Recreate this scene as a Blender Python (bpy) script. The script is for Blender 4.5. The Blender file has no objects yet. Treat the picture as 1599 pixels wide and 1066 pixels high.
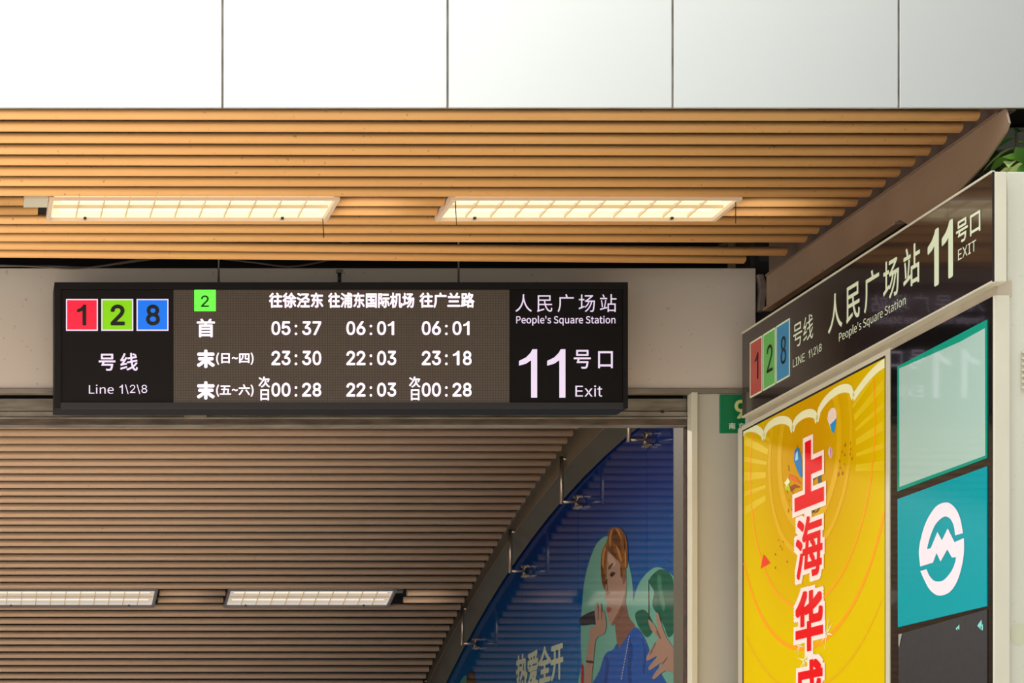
import bpy, bmesh, math, random
from mathutils import Vector, Matrix

# ------------------------------------------------------------------ camera, sky, light, exposure
F = 3400.0            # focal length in photo pixels
PU, PV = -75.0, 1320.0  # principal point (view axis runs level into the entrance)
ZC = 1.6
scene = bpy.context.scene
COL = scene.collection
cam_d = bpy.data.cameras.new('camera')
cam = bpy.data.objects.new('camera', cam_d)
COL.objects.link(cam)
cam.location = (0, 0, ZC)
cam.rotation_euler = (math.pi / 2, 0, 0)
cam_d.sensor_width = 36
cam_d.sensor_fit = 'HORIZONTAL'
cam_d.lens = 36 * F / 1599
cam_d.shift_x = (799.5 - PU) / 1599
cam_d.shift_y = (PV - 533) / 1599
cam_d.clip_end = 300
scene.camera = cam

world = bpy.data.worlds.new('overcast_sky')
scene.world = world
world.use_nodes = True
wn = world.node_tree
bg = wn.nodes['Background']
bg.inputs['Color'].default_value = (0.93, 0.97, 1.0, 1)
bg.inputs['Strength'].default_value = 1.15

sun_d = bpy.data.lights.new('hazy_sun', 'SUN')
sun_d.energy = 3.2
sun_d.angle = math.radians(25)
sun_d.color = (1.0, 0.97, 0.92)
sun = bpy.data.objects.new('hazy_sun', sun_d)
COL.objects.link(sun)
sun.rotation_euler = (math.radians(38), 0, math.radians(36))

vs = scene.view_settings
vs.view_transform = 'Standard'
vs.look = 'None'
vs.gamma = 1
vs.use_curve_mapping = False
vs.exposure = 0.5
scene.display_settings.display_device = 'sRGB'
random.seed(7)

# ------------------------------------------------------------------ helpers
def lin(c):
    r = []
    for x in c:
        x = x / 255.0
        r.append(x / 12.92 if x <= 0.04045 else ((x + 0.055) / 1.055) ** 2.4)
    return tuple(r) + (1.0,)

MATS = {}
def mat(name, rgb, rough=0.6, metal=0.0, emit=0.0, ergb=None, noise=0.0, nscale=3.0, stretch=(1, 1, 1),
        dark=None, coat=0.0, bump=0.0, spots=0.0, spec=0.5):
    if name in MATS:
        return MATS[name]
    m = bpy.data.materials.new(name)
    m.use_nodes = True
    nt = m.node_tree
    b = nt.nodes['Principled BSDF']
    b.inputs['Base Color'].default_value = lin(rgb)
    b.inputs['Roughness'].default_value = rough
    b.inputs['Metallic'].default_value = metal
    b.inputs['Specular IOR Level'].default_value = spec
    b.inputs['Coat Weight'].default_value = coat
    b.inputs['Coat Roughness'].default_value = 0.03
    if emit:
        b.inputs['Emission Color'].default_value = lin(ergb or rgb)
        b.inputs['Emission Strength'].default_value = emit
    if noise or spots:
        tc = nt.nodes.new('ShaderNodeNewGeometry')
        mp = nt.nodes.new('ShaderNodeMapping')
        mp.inputs['Scale'].default_value = stretch
        nt.links.new(tc.outputs['Position'], mp.inputs['Vector'])
        nz = nt.nodes.new('ShaderNodeTexNoise')
        nz.inputs['Scale'].default_value = nscale
        nz.inputs['Detail'].default_value = 5
        nt.links.new(mp.outputs[0], nz.inputs['Vector'])
        rp = nt.nodes.new('ShaderNodeMapRange')
        rp.inputs['From Min'].default_value = 0.35
        rp.inputs['From Max'].default_value = 0.7
        rp.inputs['To Max'].default_value = noise
        nt.links.new(nz.outputs['Fac'], rp.inputs['Value'])
        mx = nt.nodes.new('ShaderNodeMix')
        mx.data_type = 'RGBA'
        mx.inputs[6].default_value = lin(rgb)
        mx.inputs[7].default_value = lin(dark or tuple(x * 0.7 for x in rgb))
        nt.links.new(rp.outputs[0], mx.inputs[0])
        out = mx.outputs[2]
        if spots:
            n2 = nt.nodes.new('ShaderNodeTexNoise')
            n2.inputs['Scale'].default_value = 48
            n2.inputs['Detail'].default_value = 2
            nt.links.new(tc.outputs['Position'], n2.inputs['Vector'])
            r2 = nt.nodes.new('ShaderNodeMapRange')
            r2.inputs['From Min'].default_value = 0.70
            r2.inputs['From Max'].default_value = 0.76
            r2.inputs['To Max'].default_value = spots
            nt.links.new(n2.outputs['Fac'], r2.inputs['Value'])
            m2 = nt.nodes.new('ShaderNodeMix')
            m2.data_type = 'RGBA'
            m2.inputs[7].default_value = lin(tuple(x * 0.45 for x in rgb))
            nt.links.new(out, m2.inputs[6])
            nt.links.new(r2.outputs[0], m2.inputs[0])
            out = m2.outputs[2]
        nt.links.new(out, b.inputs['Base Color'])
        if bump:
            bp = nt.nodes.new('ShaderNodeBump')
            bp.inputs['Strength'].default_value = bump
            bp.inputs['Distance'].default_value = 0.01
            nt.links.new(nz.outputs['Fac'], bp.inputs['Height'])
            nt.links.new(bp.outputs[0], b.inputs['Normal'])
    MATS[name] = m
    return m

def PF(u, v, Y):            # point on a plane facing the street, at distance Y
    return Vector(((u - PU) * Y / F, Y, ZC + (PV - v) * Y / F))
def PS(u, v, X):            # point on a side plane, at X
    Y = F * X / (u - PU)
    return Vector((X, Y, ZC + (PV - v) * Y / F))

def rootloc(p):
    l = Vector((0, 0, 0))
    while p is not None:
        l = l + Vector(p.location)
        p = p.parent
    return l

def obj(name, bm, m, parent=None, smooth=False, bevel=0.0, local=False):
    """bmesh in world coordinates -> one mesh object"""
    me = bpy.data.meshes.new(name)
    if parent is not None and not local:
        bmesh.ops.translate(bm, verts=bm.verts, vec=-rootloc(parent))
    bmesh.ops.recalc_face_normals(bm, faces=bm.faces)
    bm.to_mesh(me)
    bm.free()
    for mm in (m if isinstance(m, (list, tuple)) else [m]):
        me.materials.append(mm)
    if smooth:
        for p in me.polygons:
            p.use_smooth = True
    o = bpy.data.objects.new(name, me)
    COL.objects.link(o)
    o.parent = parent
    if bevel:
        md = o.modifiers.new('bevel', 'BEVEL')
        md.width = bevel
        md.segments = 2
        md.limit_method = 'ANGLE'
    return o

def thing(name, label, cat, loc=(0, 0, 0), group=None, kind=None):
    o = bpy.data.objects.new(name, None)
    o.empty_display_size = 0.1
    COL.objects.link(o)
    o.location = loc
    if label: o['label'] = label
    if cat: o['category'] = cat
    if group: o['group'] = group
    if kind: o['kind'] = kind
    return o

def box(bm, a, b):
    x0, y0, z0 = a; x1, y1, z1 = b
    v = [bm.verts.new(p) for p in ((x0,y0,z0),(x1,y0,z0),(x1,y1,z0),(x0,y1,z0),(x0,y0,z1),(x1,y0,z1),(x1,y1,z1),(x0,y1,z1))]
    for f in ((0,1,2,3),(4,5,6,7),(0,1,5,4),(1,2,6,5),(2,3,7,6),(3,0,4,7)):
        bm.faces.new([v[i] for i in f])
    return bm
def Bx(a, b):
    return box(bmesh.new(), a, b)
def fbox(u0, v0, u1, v1, Y, d):      # box whose front face spans the rectangle on plane Y
    p, q = PF(u0, v1, Y), PF(u1, v0, Y)
    return Bx((p.x, Y, p.z), (q.x, Y + d, q.z))

def tube(path, r, n=8, bm=None):
    bm = bm or bmesh.new()
    path = [Vector(p) for p in path]
    rings = []
    for i, p in enumerate(path):
        d = (path[min(i + 1, len(path) - 1)] - path[max(i - 1, 0)]).normalized()
        a = Vector((0, 0, 1)) if abs(d.z) < 0.9 else Vector((1, 0, 0))
        s = d.cross(a).normalized(); t = d.cross(s).normalized()
        rings.append([bm.verts.new(p + (s * math.cos(2 * math.pi * k / n) + t * math.sin(2 * math.pi * k / n)) * r) for k in range(n)])
    for i in range(len(rings) - 1):
        for k in range(n):
            bm.faces.new((rings[i][k], rings[i][(k + 1) % n], rings[i + 1][(k + 1) % n], rings[i + 1][k]))
    bm.faces.new(rings[0]); bm.faces.new(list(reversed(rings[-1])))
    return bm

def poly(pts, bm=None, thick=None):   # list of world points (coplanar); thick = extrude vector
    bm = bm or bmesh.new()
    vs_ = [bm.verts.new(p) for p in pts]
    f = bm.faces.new(vs_)
    if thick is not None:
        t = Vector(thick)
        w = [bm.verts.new(Vector(p) + t) for p in pts]
        bm.faces.new(list(reversed(w)))
        n = len(pts)
        for i in range(n):
            bm.faces.new((vs_[i], vs_[(i + 1) % n], w[(i + 1) % n], w[i]))
    return bm

def stroke(pts, w, X, bm=None, closed=False):   # a band of width w metres along 2D (Y,Z) points on plane X
    bm = bm or bmesh.new()
    n = len(pts); L = []; R = []
    for i in range(n):
        a = pts[(i - 1) % n] if (closed or i > 0) else pts[i]
        b = pts[(i + 1) % n] if (closed or i < n - 1) else pts[i]
        d = Vector((b[0] - a[0], b[1] - a[1])).normalized()
        nn = Vector((-d.y, d.x)) * w / 2
        ww = Vector(pts[i])
        L.append(bm.verts.new((X, ww.x + nn.x, ww.y + nn.y)))
        R.append(bm.verts.new((X, ww.x - nn.x, ww.y - nn.y)))
    for i in range(n if closed else n - 1):
        j = (i + 1) % n
        bm.faces.new((L[i], L[j], R[j], R[i]))
    return bm

def _font(n):      # Blender's own bundled typefaces; the default one (with its fallbacks) if they are missing
    import os
    try:
        return bpy.data.fonts.load(os.path.join(bpy.utils.system_resource('DATAFILES'), 'fonts', n))
    except Exception:
        return None
FONT, FONT_CJK = _font('Inter.woff2'), _font('Noto Sans CJK Regular.woff2')
ONE = [(0, .66), (0, .76), (.38, .83), (.62, .92), (.74, 1), (1, 1), (1, 0), (.66, 0), (.66, .77), (.38, .70)]
_tc = {}
def text_mesh(s, bold=0.0, space=1.0):
    key = (s, bold, space)
    if key in _tc: return _tc[key]
    cu = bpy.data.curves.new('text', 'FONT')
    cu.body = s
    fnt = FONT_CJK if any(ord(c) > 0x2e80 or c == 'e' for c in s) else FONT
    if fnt: cu.font = fnt
    cu.space_character = space
    cu.resolution_u = 6
    cu.size = 20
    cu.fill_mode = 'BOTH' if hasattr(cu, 'fill_mode') else 'BOTH'
    o = bpy.data.objects.new('text', cu)
    COL.objects.link(o)
    dg = bpy.context.evaluated_depsgraph_get()
    dg.update()
    me = bpy.data.meshes.new_from_object(o.evaluated_get(dg))
    V = [tuple(v.co / 20) for v in me.vertices]
    P = [tuple(p.vertices) for p in me.polygons]
    bpy.data.objects.remove(o); bpy.data.meshes.remove(me); bpy.data.curves.remove(cu)
    _tc[key] = (V, P)
    return V, P

def text_bm(s, mapf, bold=0.0, space=1.0, bm=None, grow=0.0):
    """mapf takes (a,b,n) with a,b in 0..1 across the bounds of the lettering and n the layer; bold strokes are
    made of shifted copies (unit: one em), each a hair further out"""
    if s == '1':
        V, P = [(x * .36, y * .73) for x, y in ONE], [tuple(range(len(ONE)))]
    else:
        V, P = text_mesh(s, 0.0, space)
    xs = [v[0] for v in V]; ys = [v[1] for v in V]
    g = 0 if grow else bold
    x0, x1, y0, y1 = min(xs) - g, max(xs) + g, min(ys) - g, max(ys) + g
    bm = bm or bmesh.new()
    offs = [(0, 0)]
    if bold:
        rings = (bold,) if bold < .03 else (bold, bold * .5)
        for r in rings:
            n = 8 if r < .03 else 16
            if grow:      # square nib for the poster's sharp-cornered characters
                g4 = (-r, -r / 2, 0, r / 2, r)
                offs += [(a_, b_) for a_ in g4 for b_ in g4 if max(abs(a_), abs(b_)) == r]
            else:
                offs += [(r * math.cos(2 * math.pi * k / n), r * math.sin(2 * math.pi * k / n)) for k in range(n)]
    for li, (ox, oy) in enumerate(offs):
        vv = [bm.verts.new(mapf((v[0] + ox - x0) / (x1 - x0), (v[1] + oy - y0) / (y1 - y0), li * 3e-5)) for v in V]
        for p in P:
            try: bm.faces.new([vv[i] for i in p])
            except ValueError: pass
    return bm

def ftext(s, u0, v0, u1, v1, Y, bold=0.0, space=1.0, bm=None):
    p, q = PF(u0, v1, Y), PF(u1, v0, Y)
    return text_bm(s, lambda a, b, n: (p.x + a * (q.x - p.x), Y - n, p.z + b * (q.z - p.z)), bold, space, bm)
def stext(s, u0, u1, z0, z1, X, bold=0.0, space=1.0, bm=None, grow=0.0):   # z relative to the camera height
    y0 = F * X / (u0 - PU); y1 = F * X / (u1 - PU)
    return text_bm(s, lambda a, b, n: (X - n, y0 + a * (y1 - y0), ZC + z0 + b * (z1 - z0)), bold, space, bm, grow)

# ------------------------------------------------------------------ materials
M_panel = mat('white_composite_panel', (203, 205, 202), 0.42, metal=0.6, noise=0.25, nscale=1.2, stretch=(1, 1, .25), dark=(192, 194, 190))
M_seal = mat('joint_sealant', (150, 142, 132), 0.8, noise=0.8, nscale=12, dark=(90, 80, 70))
M_slat = mat('ochre_painted_tube', (250, 190, 122), 0.5, noise=0.35, nscale=5, stretch=(0.5, 3, 3), dark=(236, 172, 104), spots=0.5)
M_slat2 = mat('tan_painted_tube', (236, 196, 160), 0.42, noise=0.35, nscale=4, stretch=(0.4, 3, 3), dark=(214, 172, 138), spots=0.3)
M_black = mat('shade_and_joint_black', (14, 12, 12), 0.9)  # near-black stands in for shade in voids and slots; also backs the joints
M_void = mat('unlit_steel', (34, 30, 28), 0.8)
M_beam = mat('brown_painted_steel', (136, 112, 92), 0.45, noise=0.6, nscale=4, dark=(118, 94, 74), spots=0.4)
M_beam2 = mat('dark_brown_painted_steel', (110, 90, 78), 0.5, noise=0.5, nscale=3, dark=(62, 48, 42))
M_lintel = mat('grey_white_sheet', (206, 192, 178), 0.5, noise=0.4, nscale=1.5, dark=(194, 178, 164), spots=0.35)
M_trim = mat('weathered_aluminium', (150, 140, 126), 0.5, metal=0.3, noise=0.8, nscale=9, stretch=(.5, 1, 2), dark=(96, 82, 68))
M_shut = mat('shutter_metal', (140, 130, 114), 0.5, metal=0.2, noise=0.9, nscale=6, stretch=(1, 1, 6), dark=(100, 88, 74), spots=0.6)
M_rust = mat('rusty_edge', (72, 44, 26), 0.9, noise=1, nscale=30, dark=(24, 18, 14))
M_cab = mat('black_satin_metal', (18, 15, 16), 0.6, spec=.25)
M_lip = mat('charcoal_satin_metal', (48, 46, 48), 0.5, spec=.3)
M_dpanel = mat('dark_acrylic', (26, 22, 22), 0.7, spec=.2, noise=0.3, nscale=60)
M_white = mat('sign_white_lit', (205, 192, 218), 0.5, emit=0.42, ergb=(226, 212, 240))
M_led = mat('led_white', (200, 190, 200), 0.5, emit=.78, ergb=(255, 232, 255))
M_ledg = mat('led_green', (60, 220, 40), 0.5, emit=0.9, ergb=(96, 250, 66))
M_inkk = mat('black_ink', (16, 14, 16), 0.5)
M_red = mat('tile_red', (226, 24, 52), 0.4, emit=0.45, ergb=(250, 28, 62))
M_grn = mat('tile_green', (116, 186, 0), 0.4, emit=0.4, ergb=(128, 205, 0))
M_blu = mat('tile_blue', (0, 100, 208), 0.4, emit=0.45, ergb=(0, 112, 235))
M_gal = mat('galvanised_rod', (120, 116, 108), 0.4, metal=0.8)
M_frame = mat('lamp_frame_cream', (226, 202, 176), 0.4)
M_frame2 = mat('lamp_frame_grey', (116, 110, 108), 0.4)
M_steel = mat('brushed_stainless', (176, 160, 144), 0.28, metal=0.9)
M_ivory = mat('ivory_powder_coat', (204, 201, 184), 0.45, noise=0.3, nscale=2, stretch=(1, 1, .4), dark=(194, 190, 172), spots=0.2)
M_ivory2 = mat('ivory_frame', (206, 200, 180), 0.4, noise=0.3, nscale=5, dark=(190, 182, 160))
M_face = mat('black_glass', (14, 12, 13), 0.08, noise=0.6, nscale=14, dark=(26, 21, 20), coat=0.35)
M_facehdr = mat('black_acrylic_face', (42, 33, 32), 0.12, noise=0.4, nscale=10, dark=(34, 28, 30), coat=0.3)
M_hdrtxt = mat('pale_green_vinyl', (206, 214, 184), 0.35, emit=0.12)
M_yel = mat('poster_yellow', (206, 172, 0), 0.5, emit=0.12, coat=0.0, spec=.03, noise=0.6, nscale=1.1, dark=(200, 152, 0))
def glossprint(name, rgb, e=0.14, coat=0.5):
    return mat(name, rgb, 0.5, emit=e, coat=coat * .3, spec=.1)

# ------------------------------------------------------------------ ground and surroundings
gz = 0.0
o = obj('floor', Bx((-14, -16, -0.2), (14, 10.9, 0.0)), mat('pale_paving', (242, 234, 220), 0.8, noise=0.4, nscale=1.5))
o['kind'] = 'structure'
st = thing('floor', None, None, (0, 10.9, 0), kind='structure')
for k in range(22):
    a = 10.9 + 0.33 * k
    obj('step', Bx((-3.0, a, -0.17 * (k + 1) - 0.3), (4.06, a + 0.33, -0.17 * (k + 1) + 0.0)), mat('stair_stone', (206, 196, 184), 0.7, noise=0.4), st)
o = obj('wall_left', Bx((-3.1, 10.8, -4.2), (-3.0, 21.5, 5.0)), mat('tiled_wall', (190, 178, 162), 0.6, noise=.3)); o['kind'] = 'structure'
o = obj('wall_back', Bx((-3.1, 21.5, -4.2), (4.3, 21.6, 5.0)), mat('far_wall', (190, 180, 168), 0.6, noise=.3)); o['kind'] = 'structure'
o = obj('wall_right', Bx((5.2, 7.95, 0), (5.3, 21.6, 5.0)), mat('shade_dark_wall', (34, 34, 30), 0.8, noise=.5)); o['kind'] = 'structure'  # near-black base stands in for the shade behind the beam and sign

# unseen roof slab, put over the entrance to block light
o = obj('ceiling', Bx((-4, 8.0, 5.30), (6.2, 21.6, 5.40)), M_void); o['kind'] = 'structure'

# ------------------------------------------------------------------ fascia of white panels
YF = 7.90
fz0 = ZC + 1152 * YF / F
wf = thing('wall_front', None, None, (0, YF, fz0), kind='structure')
joints = [-356, -4.5, 347.5, 699, 1050.5, 1403.5, 1756, 2108]
joints = [-2116, -1764, -1412, -1060, -708] + joints + [2460]
for a, b in zip(joints[:-1], joints[1:]):
    x0 = (a - PU) * YF / F + 0.0035; x1 = (b - PU) * YF / F - 0.0035
    obj('panel', Bx((x0, YF, fz0), (x1, YF + 0.008, fz0 + 1.15)), M_panel, wf, bevel=0.002)
obj('sealant', Bx(((joints[0] - PU) * YF / F, YF + 0.0085, fz0 + .012), ((joints[-1] - PU) * YF / F, YF + 0.05, fz0 + 1.14)), M_seal, wf)

# ------------------------------------------------------------------ soffit of tubes
H = 2.68
R1 = 0.0191
def tube_x(L, r, n=18, b=None):
    b_ = b or r
    bm = bmesh.new()
    a = [bm.verts.new((0, r * math.sin(2 * math.pi * k / n), b_ * math.cos(2 * math.pi * k / n))) for k in range(n)]
    b = [bm.verts.new((L, r * math.sin(2 * math.pi * k / n), b_ * math.cos(2 * math.pi * k / n))) for k in range(n)]
    for k in range(n):
        bm.faces.new((a[k], a[(k + 1) % n], b[(k + 1) % n], b[k]))
    ea = bm.faces.new(a); eb = bm.faces.new(list(reversed(b)))
    bmesh.ops.recalc_face_normals(bm, faces=bm.faces)
    for f in bm.faces: f.smooth = True
    ea.smooth = eb.smooth = False
    return bm
def tmesh(L, r, m, b=None, cache={}):
    k = (round(L, 3), r, m.name)
    if k not in cache:
        me = bpy.data.meshes.new('slat')
        bm = tube_x(L, r, 18, b); bm.to_mesh(me); bm.free()
        me.materials.append(m)
        cache[k] = me
    return cache[k]
c1 = thing('ceiling', None, None, (0, 8.0, ZC + H), kind='structure')
XE = 3.79
XL = -4.0
lamps_front = [(0.402, 1.604), (2.065, 3.266)]
for k in range(15):
    y = 8.035 + 0.1352 * k
    yr = y + 0.016 + (0.085 if k == 13 else 0.085 if k == 14 else 0)
    end = XE - (0.0 if k < 14 else 0.14)
    segs = [(XL, end)]
    if k in (8, 9):
        segs = [(XL, (61 - PU) * 9.1 / F), (1.61, 2.06), (3.275, end)]
    if k == 10:
        segs = [(XL, end)]
    ang = math.atan2(yr - y, XE - .4)
    for (a, b) in segs:
        o = bpy.data.objects.new('slat', tmesh(b - a, .028, M_slat, R1))
        COL.objects.link(o)
        o.parent = c1
        yy = y + (a - .4) * math.tan(ang)
        o.location = (a, yy - 8.0, R1)
        o.rotation_euler = (0, 0, ang)
obj('backing', Bx((XL, 7.99, ZC + H + 0.16), (3.80, 10.12, ZC + H + 0.18)), M_void, c1)
for x in (-.9, .2, 1.8, 3.55):     # carrier rails above the tubes
    obj('rail', Bx((x, 8.0, ZC + H + .095), (x + 0.03, 10.08, ZC + H + .12)), M_void, c1)

# ------------------------------------------------------------------ lamps
LW, LD = 1.202, 0.315
M_glow = mat('lamp_pan_lit', (190, 176, 150), 0.5, emit=.6, ergb=(255, 236, 192))
M_glow2 = mat('lamp_pan_dim', (170, 160, 150), 0.5, emit=0.3, ergb=(250, 236, 220))
M_tube = mat('lamp_tube', (255, 250, 235), 0.4, emit=.85, ergb=(255, 244, 214))
M_tube2 = mat('lamp_tube_dim', (255, 250, 235), 0.4, emit=.6, ergb=(255, 244, 228))
M_blade = mat('louver_white', (196, 172, 136), 0.3, emit=0.2)
def make_lamp(label, group, frame_m, pan_m, tube_m, w=LW, d=LD):
    t = thing('ceiling_light', label, 'light', (0, 0, 0), group)
    fw = 0.022
    bm = bmesh.new()
    box(bm, (0, 0, 0), (w, fw*.6, .012)); box(bm, (0, d - fw*.6, 0), (w, d, .03))
    box(bm, (0, fw*.6, 0), (fw*.8, d - fw*.6, .03)); box(bm, (w - fw*.8, fw*.6, 0), (w, d - fw*.6, .03))
    obj('frame', bm, frame_m, t)
    bm = bmesh.new()      # pan: back and sloping sides
    a = [(fw, fw, .012), (w - fw, fw, .012), (w - fw, d - fw, .012), (fw, d - fw, .012)]
    b = [(fw, fw, .026), (w - fw, fw, .026), (w - fw, d - fw, .026), (fw, d - fw, .026)]
    va = [bm.verts.new(p) for p in a]; vb = [bm.verts.new(p) for p in b]
    for i in range(4): bm.faces.new((va[i], va[(i + 1) % 4], vb[(i + 1) % 4], vb[i]))
    bm.faces.new(vb)
    obj('reflector', bm, pan_m, t)
    obj('housing', Bx((fw * .5, .07, .031), (w - fw * .5, d - fw * .5, .06)), frame_m, t).scale = (1, 1, 1)
    for k in range(1, 11):
        x = fw + (w - 2 * fw) * k / 11.0
        obj('louver_blade', Bx((x - .0025, fw, .012), (x + .0025, d - fw, .025)), M_blade, t)
    obj('louver_blade', Bx((fw, d / 2 - .0015, .012), (w - fw, d / 2 + .0015, .025)), M_blade, t)
    for yy in (d * .3, d * .7):
        obj('lamp_tube', tube([(fw + .03, yy, .0225), (w - fw - .03, yy, .0225)], .0028, 8), tube_m, t, smooth=True)
    for x in (.16, w - .2):
        obj('clip', Bx((x, d - fw - .004, .004), (x + .012, d - fw + .004, .014)), M_inkk, t)
    return t
def copy_thing(t):
    r = t.copy(); COL.objects.link(r)
    for ch in t.children:
        c = ch.copy(); COL.objects.link(c); c.parent = r
    return r
G1 = 'recessed louvred lights in the front soffit'
lamp = make_lamp('cream framed louvred soffit light above the left half of the timetable sign', G1, M_frame, M_glow, M_tube)
lamp.location = (0.402, 9.0, ZC + H - 0.012)
lamp2 = copy_thing(lamp)
lamp2['label'] = 'cream framed louvred soffit light nearer the brown beam, right of the other'
lamp2.location = (2.065, 9.0, ZC + H - 0.012)
obj('pull_wire', tube([(2.065 + .02, 9.02, ZC + H - .01), (2.065 + .025, 9.02, ZC + H - .11)], .002, 5), M_inkk, lamp2)
obj('pull_wire', tube([(3.25, 9.03, ZC + H - .01), (3.25, 9.03, ZC + H - .10)], .002, 5), M_inkk, lamp2)
obj('pull_wire', tube([(1.58, 9.28, ZC + H - .01), (1.585, 9.28, ZC + H - .09)], .002, 5), M_inkk, lamp)
obj('side_channel', Bx((.30, 9.02, ZC + H - .002), (.40, 9.14, ZC + H + .03)), M_ivory2, lamp)

# ------------------------------------------------------------------ inner ceiling: tubes following the sloping canopy
XI = 3.88
raw = [(613,70),(590,103),(568,133),(542,161),(518,189),(497,217),(473,248),(452,279),(432,309),(411,339),(385,368),(368,398),(350,430),(331,461),(312,493),(291,524),(275,553),(257,583),(239,612),(223,640),(207,669),(179,758),(131,818),(116,840),(100,870),(85,897),(73,925),(58,950),(43,975),(30,1000),(18,1025)]
pts = []
for (x, y) in raw:
    u = 660 + x / 2.502; v = 640 + y / 2.502
    Y = F * XI / (u - PU); pts.append((Y, (PV - v) * Y / F))
def fit2(P):        # least-squares parabola
    import itertools
    n = len(P); y0 = 15.5
    S = [sum((p[0] - y0) ** k for p in P) for k in range(5)]
    T = [sum(p[1] * (p[0] - y0) ** k for p in P) for k in range(3)]
    A = [[S[0], S[1], S[2], T[0]], [S[1], S[2], S[3], T[1]], [S[2], S[3], S[4], T[2]]]
    for i in range(3):
        pv = A[i][i]
        A[i] = [a / pv for a in A[i]]
        for j in range(3):
            if j != i:
                q = A[j][i]; A[j] = [a - q * b for a, b in zip(A[j], A[i])]
    c = [A[i][3] for i in range(3)]
    return lambda Y: c[0] + c[1] * (Y - y0) + c[2] * (Y - y0) ** 2
ZI = fit2(pts)
def v_at(Y): return PV - ZI(Y) * F / Y
c2 = thing('ceiling', None, None, (0, 12.5, ZC + 2.6), kind='structure')
def solveY(vt, lo=12.0, hi=20.5):
    for _ in range(50):
        m = (lo + hi) / 2
        if v_at(m) < vt: lo = m
        else: hi = m
    return lo
YA, YB = solveY(918.5), solveY(945.5)
sl = []
# march along the curve with v steps as measured
pitch = 0.1292
y = solveY(681.0)
y_list = [y]
for d in (-1,):
    yy = y
    for _ in range(11):
        s = (ZI(yy + .01) - ZI(yy)) / .01
        yy -= pitch / math.sqrt(1 + s * s); y_list.insert(0, yy)
yy = y
while yy < 20.2:
    s = (ZI(yy + .01) - ZI(yy)) / .01
    yy += pitch / math.sqrt(1 + s * s); y_list.append(yy)
R2 = 0.0235
def zi(Y):
    return ZI(Y) if Y > 13.0 else ZI(13.0) + (ZI(13.0) - ZI(13.1)) / .1 * (13.0 - Y)
xA1 = (247 - PU) * YA / F + .01
xB0, xB1 = (357 - PU) * YA / F, (620 - PU) * YA / F
for yy in y_list:
    o_y = yy
    segs = [(-2.95, XI)]
    if YA + .05 < yy < YB + .01:
        segs = [(-2.95, xA1 - 1.30), (xA1 + .01, xB0 - .01), (xB1 + .10, XI)]
    for a, b in segs:
        o = bpy.data.objects.new('slat', tmesh(b - a, R2, M_slat2))
        COL.objects.link(o); o.parent = c2
        o.location = (a, o_y - 12.5, ZC + zi(yy) + R2 - (ZC + 2.6))
def strip(Y0, Y1, f, x0, x1, dz, th, n=16):
    bm = bmesh.new(); prev = None
    for i in range(n + 1):
        Y = Y0 + (Y1 - Y0) * i / n; z = ZC + f(Y) + dz
        ring = [bm.verts.new(p) for p in ((x0, Y, z), (x1, Y, z), (x1, Y, z + th), (x0, Y, z + th))]
        if prev:
            for k in range(4): bm.faces.new((prev[k], prev[(k + 1) % 4], ring[(k + 1) % 4], ring[k]))
        else: bm.faces.new(ring)
        prev = ring
    bm.faces.new(prev)
    return bm
obj('backing', strip(11.2, 20.4, zi, -2.95, 3.945, 0.13, 0.02), M_black, c2)
# inner lamps, tilted with the ceiling
sl_ang = math.atan2(ZI(YB) - ZI(YA), YB - YA)
dd = math.hypot(YB - YA, ZI(YB) - ZI(YA))
def added_fill_light(name, p, w, d, power, rx=0):
    l = bpy.data.lights.new(name, 'AREA'); l.shape = 'RECTANGLE'; l.size = w; l.size_y = d; l.energy = power; l.color = (1, .93, .82)
    q = bpy.data.objects.new(name, l); COL.objects.link(q); q.location = p; q.rotation_euler = (rx, 0, 0)
for k in range(3):
    added_fill_light('added_fill_light', ((xB0 + xB1) / 2 - .6 - k * 1.65, 12.3, ZC + 2.55), 1.2, .25, 55)  # added fill lights without lamp bodies, hidden behind the lintel to brighten the interior
G2 = 'recessed louvred lights in the inner ceiling'
wB = (620 - 357) * YA / F
lb = make_lamp('grey framed louvred light in the brown inner ceiling nearer the blue advertisement', G2, M_frame2, M_glow2, M_tube2, wB, dd)
lb.location = (xB0, YA, ZC + ZI(YA) - .014)
lb.rotation_euler = (sl_ang, 0, 0)
la = copy_thing(lb)
la['label'] = 'grey framed louvred light in the inner ceiling, cut off by the left picture edge'
la.location = (xA1 - wB - .01, YA, ZC + ZI(YA) - .014)
tb = obj('end_bracket', Bx((wB, .01, .0), (wB + .05, .05, .03)), M_gal, lb, local=True)

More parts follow.
